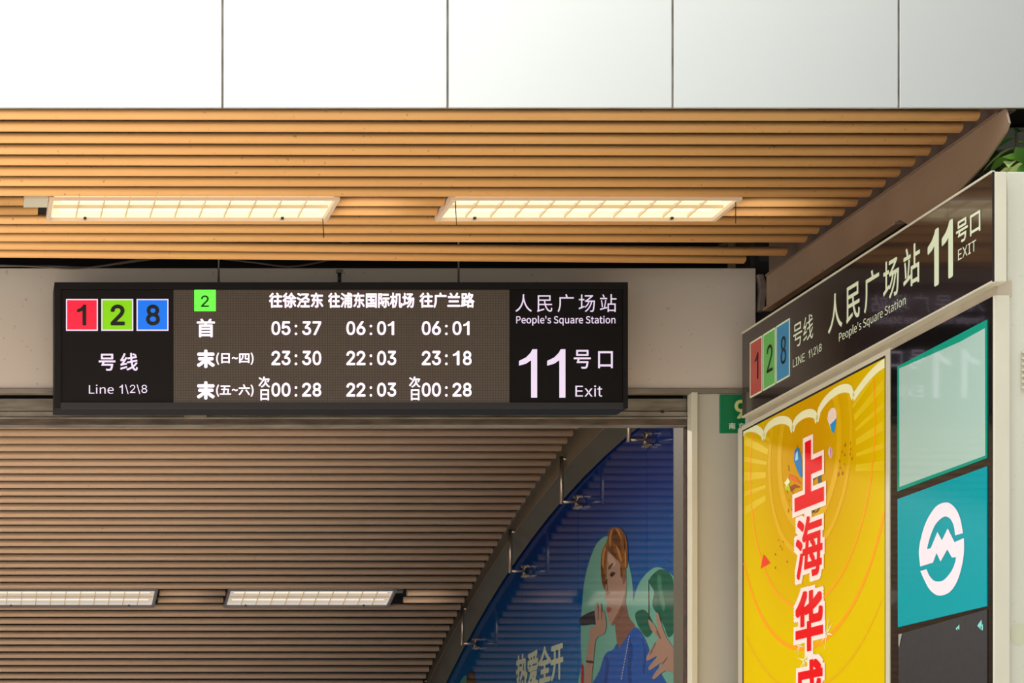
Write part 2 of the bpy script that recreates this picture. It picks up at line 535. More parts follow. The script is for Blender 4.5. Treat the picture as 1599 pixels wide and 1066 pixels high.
# ------------------------------------------------------------------ inner edge beam beside the advertisement wall
XW, XWALL = 3.96, 4.06
cre = [(948.5,664.6),(886.7,724.8),(820,807.7),(770,883.5),(729.8,949.8),(690,1022)]
low = [(976,689),(933.8,724.8),(859,799.6),(796,897.5),(750.8,970.8),(700,1061.5)]
CR = fit2([(F * XW / (u - PU), (PV - v) / (u - PU) * XW) for u, v in cre])
LO = fit2([(F * XWALL / (u - PU), (PV - v) / (u - PU) * XWALL) for u, v in low])
def ext(f):
    return lambda Y: f(Y) if Y > 12.6 else f(12.6) + (f(12.6) - f(12.7)) / .1 * (12.6 - Y)
CRx, LOx = ext(CR), ext(LO)
bt = thing('edge_beam', 'dark curved steel beam running down along the blue advertisement wall', 'beam', (XW, 11.0, ZC + 2.6))
bm = bmesh.new(); prev = None; N = 22
for i in range(N + 1):
    Y = 11.0 + 9.2 * i / N
    a = min(CRx(Y), zi(Y) + .11); l = min(LOx(Y), a - .01)
    ring = [bm.verts.new(p) for p in ((XW, Y, ZC + a), (XWALL - .012, Y, ZC + a), (XWALL - .012, Y, ZC + a + .5), (XW, Y, ZC + a + .5))]
    if prev:
        for k in range(4): bm.faces.new((prev[k], prev[(k + 1) % 4], ring[(k + 1) % 4], ring[k]))
    else: bm.faces.new(ring)
    prev = ring
bm.faces.new(prev)
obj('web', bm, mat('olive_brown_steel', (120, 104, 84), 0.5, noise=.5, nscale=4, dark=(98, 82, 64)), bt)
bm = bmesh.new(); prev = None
for i in range(N + 1):
    Y = 11.0 + 9.2 * i / N
    a = min(CRx(Y), zi(Y) + .11); l = min(LOx(Y), a - .01)
    ring = [bm.verts.new(p) for p in ((XW + .002, Y, ZC + a - .001), (XWALL - .012, Y, ZC + l), (XWALL - .012, Y, ZC + a - .001))]
    if prev:
        for k in range(3): bm.faces.new((prev[k], prev[(k + 1) % 3], ring[(k + 1) % 3], ring[k]))
    else: bm.faces.new(ring)
    prev = ring
bm.faces.new(prev)
obj('lower_flange', bm, mat('shaded_olive_steel', (66, 60, 46), 0.5, noise=.5, nscale=4, dark=(48, 42, 32)), bt)  # darker than the web: shade under the beam put into the colour
bm = bmesh.new()
prev = None
for i in range(N + 1):
    Y = 11.0 + 9.2 * i / N
    a = min(CRx(Y), zi(Y) + .11)
    ring = [bm.verts.new(p) for p in ((XW - .004, Y, ZC + a - .004), (XW, Y, ZC + a - .004), (XW, Y, ZC + a + .004), (XW - .004, Y, ZC + a + .004))]
    if prev:
        for k in range(4): bm.faces.new((prev[k], prev[(k + 1) % 4], ring[(k + 1) % 4], ring[k]))
    prev = ring
obj('edge_bead', bm, mat('crease_edge', (120, 104, 88), .4), bt)  # thin bead along the crease, close to the web in tone

# glass clamps: C shaped stainless brackets with bolts
GB = 'stainless glass clamps along the dark beam'
names = ['stainless clamp bracket at top, just under the shutter rail', 'stainless clamp bracket on the dark beam, second from the shutter rail',
         'stainless clamp bracket on the dark beam, third from the shutter rail', 'stainless clamp bracket low on the beam beside the lowest tubes',
         'stainless clamp bracket at the bottom edge where the beam leaves the picture']
for (ut, vt, vb), lb_ in zip([(982, 630, 687), (877, 715, 784), (797, 829, 892), (722, 949, 1005), (661, 1062, 1106)], names):
    X = 3.93
    Y = F * X / (ut - PU)
    zt = ZC + (PV - vt) * Y / F; zb = ZC + (PV - vb) * Y / F
    t = thing('glass_clamp', lb_, 'bracket', (X, Y, zb), GB)
    r = .0125
    obj('bar', tube([(X, Y, zb - .01), (X, Y, zt + .01)], r, 10), M_steel, t, smooth=True)
    obj('arm', tube([(X, Y, zb + .004), (XWALL - .03, Y, zb + .004)], r * .8, 8), M_steel, t, smooth=True)
    obj('arm', tube([(X, Y, zt - .004), (XW + .03, Y, zt - .004)], r * .8, 8), M_steel, t, smooth=True)
    bm = bmesh.new()
    for dy, dz in ((-.035, .035), (.035, -.03), (-.03, -.03), (.035, .04)):
        tube([(XWALL - .035, Y, zb + .004), (XWALL - .03, Y + dy, zb + dz)], .007, 6, bm)
    obj('spider_arm', bm, M_steel, t, smooth=True)
    for dy, dz in ((-.035, .035), (.035, -.03), (-.03, -.03), (.035, .04)):
        b = bmesh.new()
        tube([(XWALL - .045, Y + dy, zb + dz), (XWALL - .004, Y + dy, zb + dz)], .008, 8, b)
        tube([(XWALL - .022, Y + dy, zb + dz), (XWALL - .014, Y + dy, zb + dz)], .013, 10, b)
        obj('bolt', b, M_steel, t, smooth=False)

# ------------------------------------------------------------------ blue advertisement wall
ad = thing('advertisement_wall', 'glossy blue advertisement wall with printed singer and pale lettering, beyond the shutter opening', 'advertisement', (XWALL, 14, 0))
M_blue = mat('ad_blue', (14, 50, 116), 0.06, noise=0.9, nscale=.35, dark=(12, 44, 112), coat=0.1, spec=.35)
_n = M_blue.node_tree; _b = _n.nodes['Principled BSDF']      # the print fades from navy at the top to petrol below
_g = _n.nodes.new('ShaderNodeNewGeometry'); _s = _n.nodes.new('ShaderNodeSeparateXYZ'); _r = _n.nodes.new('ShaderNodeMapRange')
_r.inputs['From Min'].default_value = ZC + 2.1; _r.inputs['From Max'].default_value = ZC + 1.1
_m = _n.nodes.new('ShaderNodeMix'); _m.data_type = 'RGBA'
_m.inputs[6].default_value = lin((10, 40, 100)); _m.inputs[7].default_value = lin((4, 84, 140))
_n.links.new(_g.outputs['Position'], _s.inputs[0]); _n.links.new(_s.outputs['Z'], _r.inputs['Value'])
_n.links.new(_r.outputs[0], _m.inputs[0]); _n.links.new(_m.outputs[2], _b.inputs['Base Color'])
ju = [1195, 1010, 902.5, 815, 741.5, 680, 628, 585]
ys = [F * XWALL / (u - PU) for u in ju]
ys[0] = 10.87
for a, b in zip(ys[:-1], ys[1:]):
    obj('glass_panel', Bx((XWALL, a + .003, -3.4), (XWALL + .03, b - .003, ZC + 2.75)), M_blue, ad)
obj('backing', Bx((XWALL + .031, 10.87, -3.4), (XWALL + .06, ys[-1], ZC + 2.75)), M_black, ad)
def smooth(P, corners=(), n=4):
    N_ = len(P); out = []
    for i in range(N_):
        p0, p1, p2, p3 = P[i - 1], P[i], P[(i + 1) % N_], P[(i + 2) % N_]
        if i in corners: p0 = p1
        if (i + 1) % N_ in corners: p3 = p2
        for k in range(n):
            t_ = k / n
            out.append(tuple(.5 * (2 * p1[j] + (p2[j] - p0[j]) * t_ + (2 * p0[j] - 5 * p1[j] + 4 * p2[j] - p3[j]) * t_ ** 2 + (3 * p1[j] - p0[j] - 3 * p2[j] + p3[j]) * t_ ** 3) for j in (0, 1)))
    return out
LAY = [0]
def print_poly(name, ptsuv, m, parent, X, off=4, sc=3.9, ox=680, oy=800):
    LAY[0] += 1
    x = X - off * 0.0004
    return obj(name, poly([PS(ox + a / sc, oy + b / sc, x) for a, b in smooth(ptsuv)]), m, parent)
def ap(name, rgb):
    return mat('ad_' + name, tuple(c * .72 for c in rgb), 0.08, coat=.1, spec=.35)
Xa = XWALL
# mint arch and disc
print_poly('printed_arch', [(890,1090),(890,920),(885,780),(890,600),(905,430),(935,300),(975,200),(1010,160),(1040,145),(1100,160),(1160,260),(1195,400),(1205,540),(1220,690),(1200,1090)], ap('mint', (120, 190, 172)), ad, Xa, 2)
print_poly('printed_disc', [(1205,560),(1215,500),(1240,430),(1290,365),(1345,333),(1400,350),(1470,420),(1500,600),(1500,1090),(1290,1090),(1240,800),(1210,680)], ap('mint', (120, 190, 172)), ad, Xa, 3)
print_poly('printed_foliage', [(1300,420),(1330,370),(1380,345),(1440,390),(1455,520),(1460,700),(1420,760),(1390,690),(1350,620),(1320,560),(1330,480)], ap('teal', (10, 104, 84)), ad, Xa, 4)
print_poly('printed_foliage', [(1215,620),(1260,590),(1300,620),(1330,700),(1290,760),(1240,700)], ap('teal', (10, 104, 84)), ad, Xa, 4)
print_poly('printed_flag', [(888,930),(904,950),(900,1090),(888,1090)], ap('crimson', (196, 24, 60)), ad, Xa, 4)
sk = ap('skin', (186, 146, 128)); skd = ap('skin_shade', (140, 98, 84)); hr = ap('hair', (150, 88, 40)); hrd = ap('hair_dark', (100, 58, 30))
pp = print_poly('printed_person', [(1095,640),(1150,540),(1180,640),(1215,700),(1150,780),(1120,820),(1105,790),(1095,700)], skd, ad, Xa, 5)
print_poly('face', [(1048,225),(1100,240),(1135,290),(1150,340),(1162,370),(1162,480),(1152,560),(1115,640),(1082,685),(1062,680),(1050,640),(1046,610),(1038,580),(1044,560),(1036,530),(1030,500),(1036,440),(1040,330)], sk, pp, Xa, 7)
print_poly('shirt', [(1215,698),(1260,740),(1300,830),(1305,900),(1335,860),(1365,960),(1385,1090),(975,1090),(1000,960),(1035,860),(1080,835),(1105,798),(1120,822),(1165,755)], ap('shirt', (14, 92, 188)), pp, Xa, 8)
print_poly('hair', [(1050,150),(1055,110),(1090,88),(1130,100),(1160,150),(1170,230),(1168,330),(1150,345),(1140,400),(1128,390),(1128,330),(1118,300),(1085,265),(1050,235),(1042,300),(1040,400),(1030,470),(1012,420),(1005,330),(1012,240),(1035,190)], hr, pp, Xa, 9)
print_poly('hair_strand', [(1075,120),(1100,105),(1120,160),(1130,250),(1105,200),(1085,180)], hrd, pp, Xa, 10)
print_poly('hair_strand', [(1062,190),(1085,230),(1110,290),(1080,262),(1052,228)], hrd, pp, Xa, 10)
print_poly('ear', [(1150,345),(1160,350),(1158,400),(1146,440),(1140,400)], skd, pp, Xa, 10)
print_poly('eyebrow', [(1052,335),(1075,308),(1080,314),(1058,346)], hrd, pp, Xa, 10)
print_poly('eye', [(1062,380),(1072,362),(1090,362),(1094,372),(1074,392)], ap('eye', (50, 34, 34)), pp, Xa, 10)
print_poly('eye', [(1034,420),(1042,405),(1046,412),(1038,440)], ap('eye', (50, 34, 34)), pp, Xa, 10)
print_poly('nose_shade', [(1046,420),(1038,500),(1058,490),(1050,478)], skd, pp, Xa, 10)
print_poly('mouth', [(1042,582),(1058,575),(1072,590),(1056,606),(1046,604)], ap('lips', (168, 84, 84)), pp, Xa, 10)
print_poly('microphone', [(885,638),(960,600),(1010,612),(1030,640),(1020,690),(960,680),(885,685)], ap('mic', (30, 36, 58)), pp, Xa, 10)
print_poly('hand', [(972,640),(970,580),(982,548),(992,600),(998,560),(1008,556),(1010,620),(1024,590),(1032,620),(1040,690),(1024,740),(978,770),(962,900),(952,1000),(948,1090),(904,1090),(912,980),(920,860),(938,760),(944,700),(975,690)], sk, pp, Xa, 12)
print_poly('bracelet', [(920,900),(958,905),(957,917),(920,912)], ap('mic', (30, 36, 58)), pp, Xa, 13)
print_poly('hand', [(1295,650),(1330,680),(1352,715),(1343,625),(1356,612),(1376,680),(1402,750),(1432,800),(1460,850),(1460,970),(1400,962),(1332,1014),(1325,992),(1382,912),(1308,958),(1300,938),(1352,872),(1292,902),(1288,872),(1340,790),(1358,765),(1312,712)], sk, pp, Xa, 12)
hl = ap('hair_light', (206, 140, 76)); skl = ap('skin_light', (214, 176, 156)); shd = ap('shirt_fold', (8, 70, 150)); tl2 = ap('teal_light', (60, 140, 110))
for P_ in ([(1058,160),(1066,118),(1082,98),(1072,140),(1068,190),(1062,220)], [(1096,96),(1118,110),(1136,170),(1126,150),(1108,118)], [(1150,180),(1160,240),(1162,320),(1154,330),(1152,260)], [(1018,240),(1040,200),(1030,260),(1024,340),(1014,330)], [(1100,200),(1124,240),(1136,300),(1118,270)]):
    print_poly('hair_strand', P_, hl, pp, Xa, 11)
for P_ in ([(1140,130),(1152,170),(1156,240),(1146,200)], [(1010,300),(1022,360),(1032,430),(1026,450),(1014,400)], [(1124,330),(1134,350),(1136,385),(1128,385)]):
    print_poly('hair_strand', P_, hrd, pp, Xa, 11)
print_poly('jaw_shade', [(1160,470),(1150,560),(1115,640),(1082,685),(1074,672),(1104,620),(1132,560),(1150,500)], skd, pp, Xa, 8)
print_poly('forehead_light', [(1054,250),(1080,270),(1100,310),(1080,330),(1052,300)], skl, pp, Xa, 8)
for P_ in ([(1180,760),(1200,840),(1190,940),(1196,1060),(1176,1060),(1172,940)], [(1260,760),(1282,860),(1270,980),(1262,960),(1268,860)], [(1040,870),(1056,940),(1036,1060),(1024,1060),(1036,950)]):
    print_poly('shirt_fold', P_, shd, pp, Xa, 9)
print_poly('foliage_light', [(1350,400),(1372,380),(1380,460),(1400,560),(1384,600),(1362,500)], tl2, ad, Xa, 5)
print_poly('foliage_stem', [(1296,430),(1301,430),(1303,640),(1297,640)], ap('eye', (50, 34, 34)), ad, Xa, 5)
for P_ in ([(990,560),(994,600),(992,650),(987,650)], [(1012,560),(1015,620),(1012,650),(1008,650)], [(1352,715),(1372,760),(1366,768),(1346,730)], [(1340,800),(1312,860),(1306,860),(1334,795)], [(1382,914),(1410,880),(1412,886),(1388,920)]):
    print_poly('finger_shade', P_, skd, pp, Xa, 13)
bmc = bmesh.new()
for k in range(16):
    a = (1180 - k * 3.2, 755 + k * 17)
    for q in ((0),):
        c = PS(680 + a[0] / 3.9, 800 + a[1] / 3.9, Xa - .0052)
        poly([c + Vector((0, -.012, 0)), c + Vector((0, 0, -.008)), c + Vector((0, .012, 0)), c + Vector((0, 0, .008))], bmc)
obj('necklace', bmc, ap('silver', (190, 196, 200)), pp)
M_adtxt = ap('lettering', (236, 246, 214))
y0a = 0
zt_ = (PV - 1023) / (806 - PU) * Xa; zb_ = zt_ - .26
obj('lettering', stext('热爱全开', 805.6, 879.5, zb_, zt_ - .0, Xa - .001, bold=.012, space=.98), M_adtxt, ad)
print_poly('printed_disc', [(135,1090),(150,1030),(175,995),(190,1000),(180,1090)], ap('mint', (120, 190, 172)), ad, Xa, 2)
print_poly('printed_figure', [(180,1090),(195,1010),(210,965),(235,975),(245,1090)], hrd, ad, Xa, 4)

# ------------------------------------------------------------------ lintel wall above the opening
YLn = 10.45
wb = thing('wall_back', None, None, (0, YLn, 3), kind='structure')
obj('lintel_panel', fbox(-1250, 418.5, 1180, 606, YLn, .04), M_lintel, wb, bevel=.002)
obj('lintel_edge', fbox(-1250, 606, 1420, 613.5, YLn - .012, .05), M_trim, wb, bevel=.002)
obj('lintel_core', fbox(-1250, 470, 1176, 612, YLn + .05, .12), M_void, wb)
obj('void_shade_sheet', Bx((-3.1, 10.95, ZC + 2.72), (3.9, 10.98, 5.28)), M_black, wb)  # black sheet added where the gap above the lintel is only shade
obj('wall_panel', Bx((PF(1088, 0, YLn).x, YLn + .012, 0), (5.2, YLn + .05, PF(0, 614, YLn).z)), mat('cream_wall_sheet', (190, 182, 166), .45, noise=.4, nscale=1.5, dark=(176, 166, 150)), wb)
obj('upper_filler', Bx((PF(1181, 0, YLn).x, YLn + .03, PF(0, 613, YLn).z), (5.2, YLn + .08, ZC + 2.9)), M_void, wb)
obj('door_casing', Bx((PF(1078.5, 0, YLn).x, YLn - .015, 0), (PF(1088, 0, YLn).x, YLn + .05, PF(0, 613, YLn).z)), M_ivory2, wb, bevel=.003)
bm = bmesh.new()
path = [(1192, 428), (1196, 440), (1196.5, 455), (1195, 470), (1194, 484)]
pl = [PF(u + random.uniform(-.6, .6), v, YLn - .02) for u, v in path]
pr = [PF(u + random.uniform(-.6, .6) - 8 , v, YLn - .02) for u, v in path]
poly(pl + list(reversed(pr)), bm, (0, .05, 0))
obj('foam_filler', bm, mat('old_foam', (128, 112, 104), .9, noise=.6, nscale=20), wb)
obj('stair_side', Bx((4.09, 10.9, 0), (4.2, 21.5, 5.2)), M_void, wb)

# ------------------------------------------------------------------ rolling shutter
YS = 10.52
sh = thing('roller_shutter', 'rolled-up weathered metal shutter under the lintel behind the timetable sign', 'shutter', (0, YS, 3.6))
x0s = PF(-1060, 0, YS).x; x1s = PF(1073, 0, YS).x
def sbox(v0, v1, Y, d, name, m, bev=.002):
    a, b = PF(0, v1, Y).z, PF(0, v0, Y).z
    return obj(name, Bx((x0s, Y, a), (x1s, Y + d, b)), m, sh, bevel=bev)
sbox(614, 622, YS + .05, .02, 'slot_shade_strip', M_black)  # black strip painted in for the shade of the slot
sbox(622, 641.5, YS, .03, 'curtain_slat', M_shut)
sbox(642.5, 650, YS - .01, .035, 'curtain_slat', mat('shutter_light', (160, 150, 134), .45, metal=.2, noise=.8, nscale=8, dark=(120, 108, 92)))
sbox(650.5, 653.5, YS - .03, .06, 'bottom_bar', M_trim)
sbox(653.5, 662, YS - .02, .05, 'bar_underside', mat('dirty_brown_bar', (96, 80, 66), .7, noise=1, nscale=14, stretch=(.6, 1, 2), dark=(62, 50, 40)))  # dark brown underside of the bottom bar
sbox(662, 664.5, YS + .0, .06, 'bottom_edge', M_trim)
obj('guide_rail', Bx((PF(1072.3, 0, YS).x, YS, 0), (PF(1079, 0, YS).x + .01, YS + .05, PF(0, 618, YS).z)), M_rust, sh)
xj = PF(1072, 0, 10.56).x
obj('guide_post', Bx((xj, YS + .055, 0), (xj + .12, 10.75, PF(0, 640, YS).z)), mat('taupe_post', (84, 77, 64), .5, noise=.3, nscale=3), sh)
obj('latch', fbox(288, 647, 323, 650, YS - .045, .02), M_trim, sh)
obj('bolt', fbox(1033, 640, 1037, 644, YS - .02, .02), M_rust, sh)

# ------------------------------------------------------------------ hanging timetable sign
Y0 = 10.15
sg = thing('timetable_sign', 'long black hanging sign with lit train timetable and three numbered colour tiles', 'sign', (PF(532, 0, Y0).x, Y0, PF(0, 638, Y0).z))
SD = .165
bm = bmesh.new()
box(bm, tuple(PF(85, 637.5, Y0 + .006)), tuple(PF(980, 441.5, Y0) + Vector((0, SD, 0))))
obj('cabinet', bm, M_cab, sg, bevel=.003)
bm = bmesh.new()      # face frame
def fr(a, b, c, d, depth=.012):
    p, q = PF(a, d, Y0), PF(c, b, Y0)
    box(bm, (p.x, Y0 - .006, p.z), (q.x, Y0 + depth, q.z))
fr(85, 441, 980, 452); fr(85, 452, 95, 637.5); fr(972.5, 452, 980, 637.5)
obj('face_frame', bm, M_cab, sg)
bm = bmesh.new(); fr(95, 628.7, 972.5, 637.5)
obj('bottom_lip', bm, M_lip, sg)
Yp = Y0 + .001
def panel(name, a, b, c, d, m, Y=Yp, parent=sg):
    p, q = PF(a, d, Y), PF(c, b, Y)
    return obj(name, Bx((p.x, Y, p.z), (q.x, Y + .004, q.z)), m, parent)
lp = panel('line_panel', 95.8, 453, 270.5, 628.2, M_dpanel)
rp_ = panel('exit_panel', 796, 453, 971.8, 628.2, mat('dark_acrylic_right', (16, 13, 14), .7, spec=.2, noise=.3, nscale=60))
# LED screen with its pixel grid
ms = bpy.data.materials.new('led_matrix'); ms.use_nodes = True
nt = ms.node_tree; b = nt.nodes['Principled BSDF']; b.inputs['Roughness'].default_value = .6
tc = nt.nodes.new('ShaderNodeTexCoord'); br = nt.nodes.new('ShaderNodeTexBrick')
mp = nt.nodes.new('ShaderNodeMapping'); mp.inputs['Rotation'].default_value = (math.pi / 2, 0, 0)
sx = nt.nodes.new('ShaderNodeSeparateXYZ'); cx_ = nt.nodes.new('ShaderNodeCombineXYZ')
nt.links.new(tc.outputs['Object'], sx.inputs[0])
nt.links.new(sx.outputs['X'], cx_.inputs['X']); nt.links.new(sx.outputs['Z'], cx_.inputs['Y'])
nt.links.new(cx_.outputs[0], br.inputs['Vector'])
br.offset = 0; br.squash = 1
br.inputs['Scale'].default_value = 1.0
br.inputs['Brick Width'].default_value = 4.1 * Y0 / F
br.inputs['Row Height'].default_value = 4.1 * Y0 / F
br.inputs['Mortar Size'].default_value = .0016
br.inputs['Mortar Smooth'].default_value = .6
br.inputs['Color1'].default_value = lin((78, 66, 55)); br.inputs['Color2'].default_value = lin((72, 61, 51))
br.inputs['Mortar'].default_value = lin((40, 33, 28))
nt.links.new(br.outputs['Color'], b.inputs['Base Color'])
b.inputs['Emission Color'].default_value = lin((110, 95, 80)); b.inputs['Emission Strength'].default_value = .10
scr = panel('screen', 271, 452.4, 795.6, 628.6, ms, Y0 - .001)
def T(s, a, b, c, d, m=M_led, bold=0.02, parent=None, Y=Y0 - .003, space=1.0):
    return obj('lettering', ftext(s, a, b, c, d, Y, bold, space), m, parent or scr)
panel('green_tile', 303.5, 452.4, 337, 485.5, M_ledg, Y0 - .0035, scr)
obj('numeral', ftext('2', 313.6, 461, 326.4, 479.3, Y0 - .0055, .012), mat('led_numeral', (20, 70, 20), .5), scr)
T('往徐泾东', 420, 456.5, 505, 480.5, bold=.011)
T('往浦东国际机场', 512.2, 456.5, 646.8, 480.5, bold=.011)
T('往广兰路', 655, 456.5, 741, 480.5, bold=.011)
T('首', 307.3, 497.4, 335.6, 526.4, bold=.008)
T('末', 307.3, 545.6, 335.6, 574.4, bold=.02)
T('末', 307.3, 595, 335.6, 623.6, bold=.02)
T('(日~四)', 337.5, 550.4, 396, 569.4, bold=.008)
T('(五~六)', 337.5, 600, 396, 619, bold=.008)
def clock(s, a, b, d):
    for c, o0, o1 in zip(s, (0, 15.9, 36.4, 48, 64.2), (13.9, 29.8, 40.4, 62, 77.9)):
        if c == '1': o1 -= 3.2; o0 += .6
        bb = b + (5.5 if c == ':' else 0)
        obj('numeral', ftext(c, a + o0, bb, a + o1, d, Y0 - .003, .001 if c == ':' else .016 if c == '1' else .018), M_led, scr)
clock('05:37', 423.8, 501.3, 523); clock('06:01', 540.8, 501.3, 523); clock('06:01', 658.6, 501.3, 523)
clock('23:30', 423.8, 547.6, 570); clock('22:03', 540.8, 547.6, 570); clock('23:18', 658.6, 547.6, 570)
clock('00:28', 423.8, 597.4, 619); clock('22:03', 540.8, 597.4, 619); clock('00:28', 658.6, 597.4, 619)
for a in (403.6, 638.6):
    T('次', a, 587.7, a + 18, 604.8, bold=.01); T('日', a + 3, 607.5, a + 16.4, 625, bold=.008)
# left panel
for i, (a, m, n, nu) in enumerate(((103, M_red, '1', (120, 134.8)), (158.2, M_grn, '2', (172.6, 195)), (213.2, M_blu, '8', (228, 249.7)))):
    t = panel('line_tile', a + 1.6, 468.2, a + 48.2, 514.8, m, Y0 - .002, lp)
    bm = bmesh.new()
    def rim(p0, q0, p1, q1):
        p, q = PF(p0, q1, Y0), PF(p1, q0, Y0); box(bm, (p.x, Y0 - .003, p.z), (q.x, Y0, q.z))
    rim(a, 466.8, a + 49.8, 468.6); rim(a, 514.6, a + 49.8, 516.4); rim(a, 468.6, a + 1.8, 514.6); rim(a + 48, 468.6, a + 49.8, 514.6)
    obj('tile_rim', bm, M_white, lp)
    obj('numeral', ftext(n, nu[0], 475.4, nu[1], 507.8, Y0 - .0045, .022), M_inkk, lp)
T('号线', 154, 550.8, 215.2, 578.7, M_white, .006, lp, space=1.12)
T('Line', 138.8, 600.4, 177.5, 614.6, M_white, .0, lp)
T('1', 186.5, 600.4, 191.8, 614.6, M_white, .0, lp)
T('\\2\\8', 195.2, 600.2, 229.8, 615, M_white, .0, lp)
T('人民广场站', 804.7, 459.2, 962.6, 487.2, M_white, .0, rp_, space=1.12)
T("People's Square Station", 806, 492.6, 961, 508.2, M_white, .004, rp_)
T('1', 810.5, 545, 838.8, 620.7, M_white, .0, rp_)
T('1', 854.5, 545, 883, 620.7, M_white, .0, rp_)
T('号口', 896, 546, 957, 575.5, M_white, .004, rp_, space=1.15)
T('Exit', 898.5, 601.5, 940.5, 619, M_white, .0, rp_)
for u in (341.5, 716):
    p = PF(u, 441, Y0 + .08)
    obj('hanging_rod', tube([p, p + Vector((0, 0, 5.3 - p.z))], .0048, 8), M_gal, sg, smooth=True)
p = PF(530, 441, Y0 + .1)
obj('cable_stem', tube([p, p + Vector((0, 0, .045))], .009, 8), M_inkk, sg, smooth=True)
obj('stem_bracket', Bx((p.x - .016, p.y - .01, p.z + .045), (p.x + .016, p.y + .01, p.z + .06)), M_gal, sg, bevel=.002)

# cables sagging in the dark gap above the lintel
M_cable = mat('grey_cable', (92, 78, 70), .5)
for (pa, lab) in (([(-60, 412), (0, 414), (60, 416), (110, 419), (150, 416), (200, 408), (250, 400)], 'grey cable sagging lowest over the lintel edge above the timetable sign'),
                  ([(-60, 416), (20, 415), (80, 415), (140, 417), (190, 411), (240, 404), (290, 398)], 'thin grey cable crossing just above the sagging cable'),
                  ([(330, 402), (400, 410), (450, 416), (490, 411), (520, 404)], 'short cable loop in the gap between the hanging rods')):
    P = [PF(u, v, 10.37 + .03 * (len(pa) % 3) + (.02 if pa[0][1] == 416 else 0)) for u, v in pa]
    Q = []
    for i in range(len(P) - 1):
        for k in range(4):
            t_ = k / 4; p0 = P[max(i - 1, 0)]; p1 = P[i]; p2 = P[i + 1]; p3 = P[min(i + 2, len(P) - 1)]
            Q.append(.5 * ((2 * p1) + (p2 - p0) * t_ + (2 * p0 - 5 * p1 + 4 * p2 - p3) * t_ ** 2 + (-p0 + 3 * p1 - 3 * p2 + p3) * t_ ** 3))
    Q.append(P[-1])
    o = obj('cable', tube(Q, .0045, 6), M_cable, smooth=True)
    o['label'] = lab; o['category'] = 'cable'; o['group'] = 'cables in the gap above the lintel'

# ------------------------------------------------------------------ green house-number plate
Yg = YLn + .004
gp = thing('number_plate', 'small green enamel house number plate partly hidden by the exit sign', 'plate', (PF(1140, 0, Yg).x, Yg, PF(0, 676, Yg).z))
p, q = PF(1123.7, 676, Yg), PF(1208, 615.8, Yg)
obj('plate', Bx((p.x, Yg, p.z), (q.x, Yg + .007, q.z)), mat('green_enamel', (0, 118, 70), .35), gp, bevel=.006)
M_pt = mat('plate_text', (222, 222, 140), .5)
obj('numeral', ftext('9', 1147, 624, 1166.5, 653.5, Yg - .002, .02), M_pt, gp)
obj('lettering', ftext('南', 1138, 659.8, 1148.6, 669.8, Yg - .002, .01), mat('plate_text_pale', (214, 226, 196), .5), gp)
obj('lettering', ftext('京', 1153, 659.8, 1163.6, 669.8, Yg - .002, .01), MATS['plate_text_pale'], gp)
obj('lettering', ftext('西', 1168, 659.8, 1178.6, 669.8, Yg - .002, .01), MATS['plate_text_pale'], gp)

# ------------------------------------------------------------------ outer side beam
XBm = 3.83
sb = thing('side_beam', 'brown painted steel side beam with a curved front tip above the exit sign', 'beam', (XBm, 9, ZC + 2.5))
zt = ZC + H
def yz(u, v):
    q = PS(u, v, XBm); return (q.y, q.z)
tip = [yz(1573.7, 167), yz(1575, 192), yz(1570, 206), yz(1560, 221), yz(1537.7, 254), yz(1510.6, 284), yz(1490, 306)]
prof = [(10.24, zt)] + [(tip[0][0] + .02, zt)] + tip[1:] + [(8.70, ZC + 2.475), (8.80, ZC + 2.528), (10.24, ZC + 2.528)]
obj('web', poly([(XBm, y, z) for y, z in prof], None, (.008, 0, 0)), M_beam, sb)
obj('upper_plate', Bx((XBm + .012, 7.94, zt), (XBm + .05, 10.24, zt + .35)), M_beam2, sb)
obj('seam_ledge', Bx((XBm - .006, 7.97, zt - .004), (XBm + .03, 10.24, zt + .004)), mat('beam_edge', (122, 98, 80), .4), sb)
obj('bottom_flange', Bx((XBm - .01, 8.82, ZC + 2.517), (XBm + .03, 9.55, ZC + 2.528)), M_beam, sb)
obj('bottom_flange', Bx((XBm - .01, 9.56, ZC + 2.517), (XBm + .03, 10.26, ZC + 2.530)), mat('beam_flange', (150, 116, 90), .5, noise=.5, nscale=8), sb)
o = obj('gutter', Bx((3.98, 8.45, ZC + 2.70), (4.30, 10.4, ZC + 2.79)), mat('grey_green_sheet', (170, 174, 164), .5, noise=.5, nscale=3), None, bevel=.01)
o['label'] = 'dark grey green metal gutter box behind the tip of the brown beam'; o['category'] = 'gutter'
o = obj('wall_side', Bx((4.32, 9.0, 0), (4.4, 10.44, 5.2)), M_black); o['kind'] = 'structure'  # wall coloured black in place of the shade above the exit sign
o = obj('ceiling', Bx((3.87, 7.95, ZC + 2.80), (6.2, 10.44, ZC + 2.83)), M_void); o['kind'] = 'structure'

